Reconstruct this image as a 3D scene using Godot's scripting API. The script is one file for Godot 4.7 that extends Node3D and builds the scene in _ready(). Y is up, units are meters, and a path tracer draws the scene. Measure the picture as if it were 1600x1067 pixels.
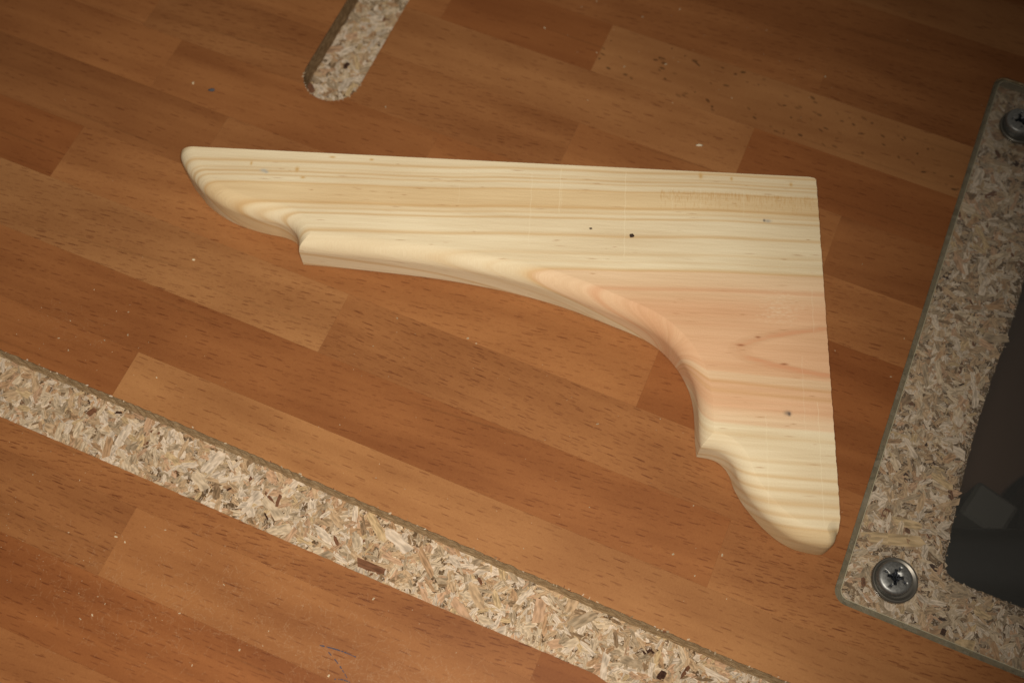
extends Node3D
# A pine shelf bracket lying on a beech-laminate workshop table top with routed grooves and a clear acrylic router plate.
# Measures are in millimetres in the tables below and multiplied by MM. Two plan frames are used:
#   the table frame (s along the staves, t across them) and the bracket's own frame.

const MM := 0.001
const TABLE_TURN := -22.857
const BRACKET_TURN := -2.957
const THICK := 18.0          # bracket thickness
const ROUND := 5.9           # radius of the routed edge
const LAM := 0.4             # laminate thickness
const GROOVE_DEEP := 12.5
const SLOT_DEEP := 10.5
const LEDGE_DEEP := 6.6

var rng := RandomNumberGenerator.new()
var names := {}

# ---------------------------------------------------------------- helpers
func tag(o: Node, label: String, category: String, group := "", kind := "") -> void:
	if label: o.set_meta("label", label)
	if category: o.set_meta("category", category)
	if group: o.set_meta("group", group)
	if kind: o.set_meta("kind", kind)

func numbered(called: String, parent: Node) -> String:
	var key := str(parent.get_instance_id()) + called
	var n: int = names.get(key, 0)
	names[key] = n + 1
	return called if n == 0 else "%s_%03d" % [called, n]

func thing(called: String, at: Vector3, turn_deg := 0.0) -> Node3D:
	var o := Node3D.new()
	o.name = numbered(called, self)
	o.position = at
	o.rotation_degrees.y = turn_deg
	add_child(o, true)
	return o

func put(called: String, mesh: Mesh, mat: Material, parent: Node) -> MeshInstance3D:
	var o := MeshInstance3D.new()
	o.name = numbered(called, parent)
	o.mesh = mesh
	if mat: o.material_override = mat
	parent.add_child(o, true)
	return o

class Sheet:
	var v := PackedVector3Array()
	var n := PackedVector3Array()
	var uv := PackedVector2Array()
	func tri(a: Vector3, b: Vector3, c: Vector3, na: Vector3, nb: Vector3, nc: Vector3, ua := Vector2(), ub := Vector2(), uc := Vector2()) -> void:
		if (b - a).cross(c - a).dot(na + nb + nc) > 0.0:
			v.append(a); v.append(c); v.append(b)
			n.append(na); n.append(nc); n.append(nb)
			uv.append(ua); uv.append(uc); uv.append(ub)
		else:
			v.append(a); v.append(b); v.append(c)
			n.append(na); n.append(nb); n.append(nc)
			uv.append(ua); uv.append(ub); uv.append(uc)
	func quad(a: Vector3, b: Vector3, c: Vector3, d: Vector3, nn: Vector3, ua := Vector2(), ub := Vector2(), uc := Vector2(), ud := Vector2()) -> void:
		tri(a, b, c, nn, nn, nn, ua, ub, uc)
		tri(a, c, d, nn, nn, nn, ua, uc, ud)
	func commit(mesh: ArrayMesh, mat: Material = null) -> ArrayMesh:
		if v.is_empty(): return mesh
		var a := []
		a.resize(Mesh.ARRAY_MAX)
		a[Mesh.ARRAY_VERTEX] = v
		a[Mesh.ARRAY_NORMAL] = n
		a[Mesh.ARRAY_TEX_UV] = uv
		mesh.add_surface_from_arrays(Mesh.PRIMITIVE_TRIANGLES, a)
		if mat: mesh.surface_set_material(mesh.get_surface_count() - 1, mat)
		return mesh

func flat_poly(sh: Sheet, poly: PackedVector2Array, y: float, up: float, uv_of: Callable) -> void:
	var ix := Geometry2D.triangulate_polygon(poly)
	for i in range(0, ix.size(), 3):
		var a := poly[ix[i]]; var b := poly[ix[i + 1]]; var c := poly[ix[i + 2]]
		var nn := Vector3(0, up, 0)
		sh.tri(Vector3(a.x, y, a.y) * MM, Vector3(b.x, y, b.y) * MM, Vector3(c.x, y, c.y) * MM, nn, nn, nn, uv_of.call(a), uv_of.call(b), uv_of.call(c))

# vertical wall along a polyline; «out» is +1 when the wall faces right of the walking direction (in s,t seen from above)
func wall(sh: Sheet, line: PackedVector2Array, y0: float, y1: float, out: float, closed := true, rep := 40.0) -> void:
	var far := 0.0
	var count := line.size() if closed else line.size() - 1
	for i in count:
		var a := line[i]; var b := line[(i + 1) % line.size()]
		var d := b - a
		var l := d.length()
		if l < 1e-5: continue
		var nn := Vector3(-d.y, 0, d.x) / l * out
		var u0 := far / rep; var u1 := (far + l) / rep
		far += l
		sh.quad(Vector3(a.x, y0, a.y) * MM, Vector3(b.x, y0, b.y) * MM, Vector3(b.x, y1, b.y) * MM, Vector3(a.x, y1, a.y) * MM, nn, Vector2(u0, y0 / rep), Vector2(u1, y0 / rep), Vector2(u1, y1 / rep), Vector2(u0, y1 / rep))

func round_rect(x0: float, y0: float, x1: float, y1: float, r: float, steps := 8) -> PackedVector2Array:
	var p := PackedVector2Array()
	for c in [[x1 - r, y1 - r, 0.0], [x0 + r, y1 - r, 90.0], [x0 + r, y0 + r, 180.0], [x1 - r, y0 + r, 270.0]]:
		for k in steps + 1:
			var a := deg_to_rad(c[2] + 90.0 * k / steps)
			p.append(Vector2(c[0] + r * cos(a), c[1] + r * sin(a)))
	return p

func lathe(profile: Array, steps := 40) -> ArrayMesh:      # [[radius, y], ...] from the axis at the top down
	var sh := Sheet.new()
	for i in profile.size() - 1:
		var r0: float = profile[i][0]; var y0: float = profile[i][1]
		var r1: float = profile[i + 1][0]; var y1: float = profile[i + 1][1]
		var flat := Vector2(y0 - y1, r1 - r0).normalized()
		for k in steps:
			var a := TAU * k / steps; var b := TAU * (k + 1) / steps
			var pa := Vector3(cos(a), 0, sin(a)); var pb := Vector3(cos(b), 0, sin(b))
			var na := pa * flat.x + Vector3.UP * flat.y; var nb := pb * flat.x + Vector3.UP * flat.y
			var A := (pa * r0 + Vector3.UP * y0) * MM; var B := (pb * r0 + Vector3.UP * y0) * MM
			var C := (pb * r1 + Vector3.UP * y1) * MM; var D := (pa * r1 + Vector3.UP * y1) * MM
			if r0 > 1e-6: sh.tri(A, B, C, na, nb, nb)
			if r1 > 1e-6: sh.tri(A, C, D, na, nb, na)
	return sh.commit(ArrayMesh.new())

func plain(c: Color, rough := 0.6, metal := 0.0, spec := 0.5) -> StandardMaterial3D:
	var m := StandardMaterial3D.new()
	m.albedo_color = c
	m.roughness = rough
	m.metallic = metal
	m.metallic_specular = spec
	return m

func noise_bytes(w: int, h: int, nw: int, nh: int, freq: float, sd: int, octaves := 3) -> PackedByteArray:
	var f := FastNoiseLite.new()
	f.seed = sd
	f.noise_type = FastNoiseLite.TYPE_SIMPLEX_SMOOTH
	f.frequency = freq
	f.fractal_octaves = octaves
	var im := f.get_image(nw, nh)
	im.convert(Image.FORMAT_L8)
	if nw != w or nh != h: im.resize(w, h, Image.INTERPOLATE_CUBIC)
	return im.get_data()

# ---------------------------------------------------------------- table layout
const ROWS := [-404.0, -377.0, -350.0, -322.5, -295.0, -267.5, -240.0, -212.8, -185.6, -158.4, -131.5, -104.7, -76.5, -48.9, -20.4, 6.5, 33.7, 61.0, 88.2, 115.3, 142.5, 171.5, 198.5, 226.0, 253.0, 280.0, 307.0, 334.0]
const S0 := -480.0
const S1 := 500.0
# per row (its first edge): [end of the stave, tone 0 pale .. 1 dark, pores 0 .. 1, spotted]
var layout := {
	-212.8: [[-20, 0.6, 0.3, 0], [190, 0.85, 0.6, 0]],
	-185.6: [[-60, 0.55, 0.4, 0], [75, 0.66, 0.7, 0], [330, 0.8, 0.8, 0]],
	-158.4: [[-240, 0.6, 0.3, 0], [-90.5, 0.5, 0.5, 0], [-18.9, 0.95, 0.1, 0], [260, 0.3, 0.1, 1]],
	-131.5: [[-260, 0.5, 0.4, 0], [-107, 0.52, 0.4, 0], [55.8, 0.42, 0.5, 0], [300, 0.8, 0.4, 0]],
	-104.7: [[-210, 0.55, 0.5, 0], [-13.5, 0.6, 0.9, 0], [102, 0.45, 0.5, 0], [300, 0.82, 0.5, 0]],
	-76.5: [[-190, 0.6, 0.4, 0], [-66, 0.66, 0.4, 0], [60, 0.6, 0.5, 0], [240, 0.36, 0.7, 0]],
	-48.9: [[-300, 0.6, 0.4, 0], [-152, 0.72, 0.4, 0], [60, 0.5, 0.5, 0], [300, 0.97, 0.5, 0]],
	-20.4: [[-205.8, 0.9, 0.4, 0], [54, 0.36, 0.75, 0], [300, 0.86, 0.5, 0]],
	6.5: [[-300, 0.5, 0.5, 0], [-67.5, 0.24, 1.0, 0], [128, 0.52, 1.0, 0], [360, 0.6, 0.6, 0]],
	33.7: [[-330, 0.5, 0.5, 0], [101.5, 0.76, 0.7, 0], [380, 0.42, 1.3, 0]],
	61.0: [[-131.5, 0.72, 0.3, 0], [196, 0.2, 0.55, 0], [400, 0.5, 0.5, 0]],
	88.2: [[-240, 0.6, 0.9, 0], [56, 0.62, 1.2, 0], [300, 0.85, 0.4, 0]],
	115.3: [[-310, 0.5, 0.6, 0], [-100.4, 0.7, 1.0, 0], [84, 0.5, 0.35, 0], [300, 0.66, 0.4, 0]],
	142.5: [[-190, 0.7, 0.6, 0], [190, 0.9, 0.7, 0]],
	171.5: [[-260, 0.6, 0.5, 0], [-40, 0.52, 0.5, 0], [210, 0.6, 0.5, 0]],
}

func stave_list() -> Array:
	var out := []
	rng.seed = 41
	for i in ROWS.size() - 1:
		var t0: float = ROWS[i]; var t1: float = ROWS[i + 1]
		var spec: Array = layout.get(t0, [])
		var s := S0
		for e in spec:
			if s < e[0] - 430.0:
				out.append([s, t0, e[0] - 330.0, t1, rng.randf_range(0.3, 0.8), 0.5, 0, rng.randf_range(-0.2, 0.02)])
				s = e[0] - 330.0
			out.append([s, t0, minf(e[0], S1), t1, e[1], e[2], e[3], rng.randf_range(-0.2, 0.0)])
			s = e[0]
		while s < S1 - 1.0:
			var l := rng.randf_range(130, 300)
			var e2 := S1 if s + l > S1 - 60.0 else s + l
			out.append([s, t0, e2, t1, rng.randf_range(0.3, 0.85), rng.randf_range(0.3, 1.0), 0, rng.randf_range(-0.2, 0.0)])
			s = e2
	return out

# A printed beech picture for the rectangle (s0, t0) .. of w x h pixels at «ppm» pixels per millimetre
func beech_image(staves: Array, s0: float, t0: float, w: int, h: int, ppm: float, dense: float) -> Image:
	var data := PackedByteArray()
	data.resize(w * h * 3)
	var streak := noise_bytes(w, h, maxi(w / 24, 8), h, 0.028 * 4.0 / ppm, 3, 4)
	var blotch := noise_bytes(w, h, maxi(w / 8, 8), maxi(h / 3, 8), 0.022, 8, 3)
	var fine := noise_bytes(512, 512, 512, 512, 0.35, 9, 2)
	rng.seed = 77
	for st in staves:
		var x0 := clampi(roundi((st[0] - s0) * ppm), 0, w); var x1 := clampi(roundi((st[2] - s0) * ppm), 0, w)
		var y0 := clampi(roundi((st[1] - t0) * ppm), 0, h); var y1 := clampi(roundi((st[3] - t0) * ppm), 0, h)
		var a: float = st[4]
		var hue := rng.randf_range(-0.015, 0.015)
		var oy := rng.randi_range(0, h - 1); var ox := rng.randi_range(-x0, maxi(w - x1, -x0))
		var sk := int(rng.randf_range(1, 997))
		if x1 <= x0 or y1 <= y0: continue
		var br := lerpf(165.0, 133.0, a) * (1.0 + hue); var bg := lerpf(117.0, 81.0, a); var bb := lerpf(73.5, 45.0, a) * (1.0 - hue)
		var shear := int(tan(st[7]) * 1024.0 * 0.55)
		var amp := 0.0003 + 0.00018 * a
		for y in range(y0, y1):
			var at := (y * w + x0) * 3
			var frow := ((y * 7 + sk) & 511) * 512
			for x in range(x0, x1):
				var sy := (y + oy - ((x * shear) >> 10) + 4 * h) % (2 * h)
				if sy >= h: sy = 2 * h - 1 - sy
				var sx := x + ox
				var k := (streak[sy * w + sx] - 128) * amp + (blotch[sy * w + sx] - 128) * 0.0006 + (fine[frow + ((x + sk) & 511)] - 128) * 0.00035
				data[at] = clampi(int(br * (1.0 + k)), 0, 255)
				data[at + 1] = clampi(int(bg * (1.0 + k * 1.35)), 0, 255)
				data[at + 2] = clampi(int(bb * (1.0 + k * 1.6)), 0, 255)
				at += 3
		# dark growth lines that wander along the stave
		var lines := int(rng.randf_range(0, 3.2) * (x1 - x0) / ppm / 110.0) + (1 if a > 0.6 else 0)
		for q in lines:
			var ly := rng.randf_range(y0 + 2, y1 - 2); var lx := float(rng.randi_range(x0 - 60, x1))
			var run := rng.randf_range(45, 130) * ppm; var ph := rng.randf() * TAU; var bend := rng.randf_range(0.002, 0.007) * 4.0 / ppm; var up := rng.randf_range(2, 7) * ppm / 4.0
			var slope := tan(st[7] * rng.randf_range(-0.1, 0.6))
			var hard := rng.randf_range(0.03, 0.11)
			for k in int(run):
				var xx := int(lx) + k
				if xx < x0 or xx >= x1: continue
				var yy := ly + slope * k + sin(k * bend + ph) * up
				var fade := sin(PI * k / run) * hard
				for dy in 4:
					var yi := int(yy) + dy
					if yi < y0 or yi >= y1: continue
					var f: float = 1.0 - fade * [0.5, 1.0, 0.7, 0.3][dy]
					var at := (yi * w + xx) * 3
					data[at] = int(data[at] * f); data[at + 1] = int(data[at + 1] * f); data[at + 2] = int(data[at + 2] * f)
		# pores: short dark dashes
		var gap := Vector2(4.4, 1.8) * ppm / sqrt(clampf(st[5] * dense, 0.15, 1.4))
		var across := int((y1 - y0) / gap.y) + 1; var along := int((x1 - x0) / gap.x) + 1
		for q in across * along * 2:
			var faint := q >= across * along
			var cell_at := q % (across * along)
			var px := x0 + (cell_at / across + rng.randf()) * gap.x; var py := y0 + (cell_at % across + rng.randf()) * gap.y
			if rng.randf() < 0.2: continue
			var big := rng.randf()
			var l := (1.4 + 3.2 * big) * ppm * (0.6 if faint else 1.0)
			var ang: float = st[7] * 0.85 + rng.randf_range(-0.035, 0.035)
			var dark := rng.randf_range(0.17, 0.44) * (0.55 + 0.6 * big) * (0.45 if faint else 1.0) * (1.0 + 0.5 * clampf(st[5] - 0.7, 0.0, 0.6))
			var half := rng.randf_range(-0.4, 0.12) * ppm / 4.0
			var sa := sin(ang)
			for k in int(l) + 1:
				var x := int(px) + k
				if x < x0 or x >= x1: continue
				var e0 := dark * (1.0 - absf(2.0 * k / l - 1.0) * 0.45)
				var yc := py + sa * k
				for d in range(-2, 3):
					var y := int(yc) + d
					if y < y0 or y >= y1: continue
					var e := e0 * clampf(1.0 + half - absf(y - yc), 0.0, 1.0)
					if e < 0.02: continue
					var at := (y * w + x) * 3
					data[at] = int(data[at] * (1.0 - e * 0.85)); data[at + 1] = int(data[at + 1] * (1.0 - e * 1.1)); data[at + 2] = int(data[at + 2] * (1.0 - e * 1.15))
		if st[6] == 1:                                   # quarter-cut stave with round spots
			for q in 130:
				var px := rng.randf_range(x0, x1); var py := rng.randf_range(y0 + 6, y1 - 6)
				var rx := rng.randf_range(0.5, 1.6) * ppm; var ry := rng.randf_range(0.35, 0.8) * ppm
				var dark := rng.randf_range(0.1, 0.36)
				var lean := rng.randf_range(-0.5, 0.3)
				for dy in range(-7, 8):
					for dx in range(-8, 9):
						var qx := dx / rx; var qy := (dy + lean * dx) / ry
						var d := qx * qx + qy * qy
						if d > 1.0: continue
						var x := int(px) + dx; var y := int(py) + dy
						if x < x0 or x >= x1 or y < y0 or y >= y1: continue
						var e := dark * (1.0 - d * d)
						var at := (y * w + x) * 3
						data[at] = int(data[at] * (1.0 - e)); data[at + 1] = int(data[at + 1] * (1.0 - e * 1.02)); data[at + 2] = int(data[at + 2] * (1.0 - e * 1.05))
	return Image.create_from_data(w, h, false, Image.FORMAT_RGB8, data)

# pale dust rubbed into the print: an area of thin scratches and smears that stays where it is
func smear(im: Image, s0: float, t0: float, ppm: float, at: Vector2, reach: float, count: int, strength: float) -> void:
	for q in count:
		var p := (at + Vector2(rng.randfn(0, reach), rng.randfn(0, reach * 0.45)) - Vector2(s0, t0)) * ppm
		var a := rng.randf() * TAU
		var l := rng.randf_range(2, 16)
		for k in int(l):
			var x := int(p.x + cos(a) * k); var y := int(p.y + sin(a) * k)
			if x < 0 or y < 0 or x >= im.get_width() or y >= im.get_height(): continue
			im.set_pixel(x, y, im.get_pixel(x, y).lerp(Color(0.72, 0.62, 0.52), strength * rng.randf()))

# ---------------------------------------------------------------- bracket
var outline := PackedVector2Array()
var profile := PackedVector2Array()
const RUN_A := [118.9, 73.5, 117.9, 76.4, 115.6, 78.1, 111, 77.8, 106, 76.7, 101.5, 74.6, 97, 71.3, 92.5, 66.8, 88, 61, 85, 55.6, 83.4, 50.8, 81.5, 47.6, 78.8, 45.3, 75.8, 44.2, 71.2, 43.6]
const RUN_B := [71.2, 43.6, 70.7, 38, 70.6, 32.6, 70.3, 26.2, 69.4, 20.5, 67.5, 15, 64.5, 9.4, 60.3, 4, 55.2, -0.6, 48.5, -4.4, 34.6, -9.8, 21.9, -14.4, 9.1, -18.1, -3.7, -20.9, -16.6, -23.1, -29.4, -24.8, -42.3, -26, -61.7, -27.3, -74.6, -28, -85.2, -28.5]
const RUN_C := [-85.2, -28.5, -85.8, -32.5, -87.2, -35.8, -89.9, -38.4, -94.5, -40.2, -100.3, -41.2, -105.7, -42.4, -112.6, -44.5, -119.6, -47.7, -126.2, -52.2, -130.9, -57.1, -134.4, -61.2, -137.1, -65.3, -138.4, -68.0, -138.6, -70.4]

func spline(flat: Array, step: float) -> PackedVector2Array:
	var p := []
	for i in range(0, flat.size(), 2): p.append(Vector2(flat[i], flat[i + 1]))
	var out := PackedVector2Array()
	for i in p.size() - 1:
		var a: Vector2 = p[maxi(i - 1, 0)]; var b: Vector2 = p[i]; var c: Vector2 = p[i + 1]; var d: Vector2 = p[mini(i + 2, p.size() - 1)]
		var n := maxi(1, ceili(b.distance_to(c) / step))
		for k in n: out.append(b.cubic_interpolate(c, a, d, float(k) / n))
	out.append(p[-1])
	return out

var near_cells := {}
func index_profile() -> void:
	for i in profile.size() - 1:
		var m := (profile[i] + profile[i + 1]) / 2.0
		var cx := floori(m.x / 8.0); var cy := floori(m.y / 8.0)
		for dx in [-1, 0, 1]:
			for dy in [-1, 0, 1]:
				var key := Vector2i(cx + dx, cy + dy)
				if not near_cells.has(key): near_cells[key] = PackedInt32Array()
				near_cells[key].append(i)

func edge_near(p: Vector2) -> Array:            # distance to the routed edge and the direction away from it
	var best := 1e9
	var g := Vector2(0, -1)
	for i in near_cells.get(Vector2i(floori(p.x / 8.0), floori(p.y / 8.0)), PackedInt32Array()):
		var a := profile[i]; var b := profile[i + 1]
		var ab := b - a
		var q := a + ab * clampf((p - a).dot(ab) / ab.length_squared(), 0.0, 1.0)
		var d := p.distance_to(q)
		if d < best - 1e-4:
			best = d
			g = (p - q) / d if d > 0.02 else Vector2(-ab.y, ab.x).normalized()
	return [best, g]

# the routed edge: a quarter round that meets the face with a crisp line on the wide end and runs out softly on the thin one
func lip(x: float) -> float: return 0.10 + 0.34 * smoothstep(0.0, 50.0, x)

func rad(x: float) -> float: return ROUND - 1.2 * smoothstep(10.0, 60.0, x)

func top_of(d: float, x: float) -> float:
	var r := rad(x)
	if d >= r: return THICK
	var c0 := lip(x)
	var k := minf(c0 + (1.0 - c0) * (r - maxf(d, 0.0)) / r, 1.0)
	return THICK - r / (1.0 - c0) * (sqrt(1.0 - c0 * c0) - sqrt(1.0 - k * k))

func top_normal(d: float, g: Vector2, x: float) -> Vector3:
	var r := rad(x)
	if d >= r: return Vector3.UP
	var c0 := lip(x)
	var c := minf(c0 + (1.0 - c0) * (r - maxf(d, 0.0)) / r, 1.0)
	return Vector3(-g.x * c, sqrt(maxf(1.0 - c * c, 0.0)), -g.y * c)

func pine_uv(p: Vector2, y: float) -> Vector2:   # growth rings round a heart that ran 30 mm above the face, at 6 mm across
	var deep := THICK - y
	var v := p.y
	if deep > 0.001:
		v = 6.0 + (v - 6.0) * sqrt(1.0 + (deep * deep + 60.0 * deep) / ((v - 6.0) * (v - 6.0) + 40.0))
	return Vector2((p.x + 142.0) / 266.0, (v + 90.0) / 182.0)

func bracket_mesh() -> ArrayMesh:
	profile = spline(RUN_A, 1.0)
	profile.append_array(spline(RUN_B, 1.0).slice(1))
	profile.append_array(spline(RUN_C, 0.8).slice(1))
	index_profile()
	outline = profile.duplicate()
	for leg in [[Vector2(-138.6, -70.4), Vector2(114.6, -70.1)], [Vector2(114.6, -70.1), Vector2(116.6, -69.7)], [Vector2(116.6, -69.7), Vector2(117.2, -68.9)], [Vector2(117.2, -68.9), Vector2(118.9, 73.5)]]:
		var n := maxi(1, int(leg[0].distance_to(leg[1]) / 1.2))
		for k in range(1, n + 1):
			if leg[1] == Vector2(118.9, 73.5) and k == n: continue
			var q: Vector2 = leg[0].lerp(leg[1], float(k) / n)
			if leg[1] == Vector2(118.9, 73.5): q.x += rng.randf_range(-0.12, 0.12)
			outline.append(q)
	var sh := Sheet.new()
	cell(sh, Vector2(-144, -76), 8.0)
	for i in 34:
		for j in 20:
			if i or j: cell(sh, Vector2(-144 + 8.0 * i, -76 + 8.0 * j), 8.0)
	# the sawn wall under the routed edge, with a small worn chamfer at the table
	var n := outline.size()
	var nrm := []
	for i in n:
		var d := outline[(i + 1) % n] - outline[i]
		nrm.append(Vector3(-d.y, 0, d.x).normalized() * -1.0)
	var sgn := 1.0 if not Geometry2D.is_point_in_polygon(outline[20] + Vector2(nrm[20].x, nrm[20].z) * 0.3, outline) else -1.0
	for i in n: nrm[i] *= sgn
	for i in n:
		var j := (i + 1) % n
		var a := outline[i]; var b := outline[j]
		var na: Vector3 = nrm[i]; var nb: Vector3 = nrm[i]
		var prev: Vector3 = nrm[(i + n - 1) % n]; var next: Vector3 = nrm[j]
		if prev.dot(nrm[i]) > 0.85: na = (prev + nrm[i]).normalized()
		if next.dot(nrm[i]) > 0.85: nb = (next + nrm[i]).normalized()
		var ea := edge_near(a); var eb := edge_near(b)
		# the lower arris is worn round
		var ra := 1.3 if ea[0] < 0.3 else 0.3; var rb := 1.3 if eb[0] < 0.3 else 0.3
		var ma: Vector3 = (prev + nrm[i]) / maxf(1.0 + prev.dot(nrm[i]), 0.55)
		var mb: Vector3 = (nrm[i] + next) / maxf(1.0 + next.dot(nrm[i]), 0.55)
		var rings := [[top_of(ea[0], a.x), top_of(eb[0], b.x), a, b, 0.0]]
		for k in 6:
			var th := PI / 2.0 * k / 5.0
			rings.append([0.04 + ra * (1.0 - sin(th)), 0.04 + rb * (1.0 - sin(th)), a - Vector2(ma.x, ma.z) * ra * (1.0 - cos(th)), b - Vector2(mb.x, mb.z) * rb * (1.0 - cos(th)), th])
		for k in rings.size() - 1:
			var p0: Array = rings[k]; var p1: Array = rings[k + 1]
			var A := Vector3(p0[2].x, p0[0], p0[2].y); var B := Vector3(p0[3].x, p0[1], p0[3].y)
			var C := Vector3(p1[3].x, p1[1], p1[3].y); var D := Vector3(p1[2].x, p1[0], p1[2].y)
			var d0 := Vector3(0, -sin(p0[4]), 0); var d1 := Vector3(0, -sin(p1[4]), 0)
			var qa0: Vector3 = na * cos(p0[4]) + d0; var qb0: Vector3 = nb * cos(p0[4]) + d0
			var qa1: Vector3 = na * cos(p1[4]) + d1; var qb1: Vector3 = nb * cos(p1[4]) + d1
			var ua0 := pine_uv(p0[2], A.y); var ub0 := pine_uv(p0[3], B.y); var ub1 := pine_uv(p1[3], C.y); var ua1 := pine_uv(p1[2], D.y)
			sh.tri(A * MM, B * MM, C * MM, qa0, qb0, qb1, ua0, ub0, ub1)
			sh.tri(A * MM, C * MM, D * MM, qa0, qb1, qa1, ua0, ub1, ua1)
	for q in Geometry2D.offset_polygon(outline, -2.5): flat_poly(sh, q, 0.06, -1.0, func(p): return pine_uv(p, 0.0))
	return sh.commit(ArrayMesh.new())

func cell(sh: Sheet, o: Vector2, size: float) -> void:
	var sq := PackedVector2Array([o, o + Vector2(size, 0), o + Vector2(size, size), o + Vector2(0, size)])
	var mid := o + Vector2(size, size) / 2.0
	var d: float = edge_near(mid)[0]
	if size > 0.45 and (d < ROUND + size or size > 4.0 and not Geometry2D.is_point_in_polygon(mid, outline) and not Geometry2D.intersect_polygons(sq, outline).is_empty()):
		if d > size and d < 1e8 and not Geometry2D.is_point_in_polygon(mid, outline) and Geometry2D.intersect_polygons(sq, outline).is_empty(): return
		for k in 4: cell(sh, o + Vector2(k & 1, k >> 1) * size / 2.0, size / 2.0)
		return
	var inside := 0
	for p in sq: inside += int(Geometry2D.is_point_in_polygon(p, outline))
	if inside == 0 and d > size * 2.0 and size < 4.0: return
	var parts := [sq] if inside == 4 else Geometry2D.intersect_polygons(sq, outline)
	for poly in parts:
		var pts := []
		for p in poly:
			var e := edge_near(p)
			var y := top_of(e[0], p.x)
			pts.append([Vector3(p.x, y, p.y) * MM, top_normal(e[0], e[1], p.x), pine_uv(p, y)])
		var ix := Geometry2D.triangulate_polygon(poly)
		for i in range(0, ix.size(), 3):
			var a: Array = pts[ix[i]]; var b: Array = pts[ix[i + 1]]; var c: Array = pts[ix[i + 2]]
			sh.tri(a[0], b[0], c[0], a[1], b[1], c[1], a[2], b[2], c[2])

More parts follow.
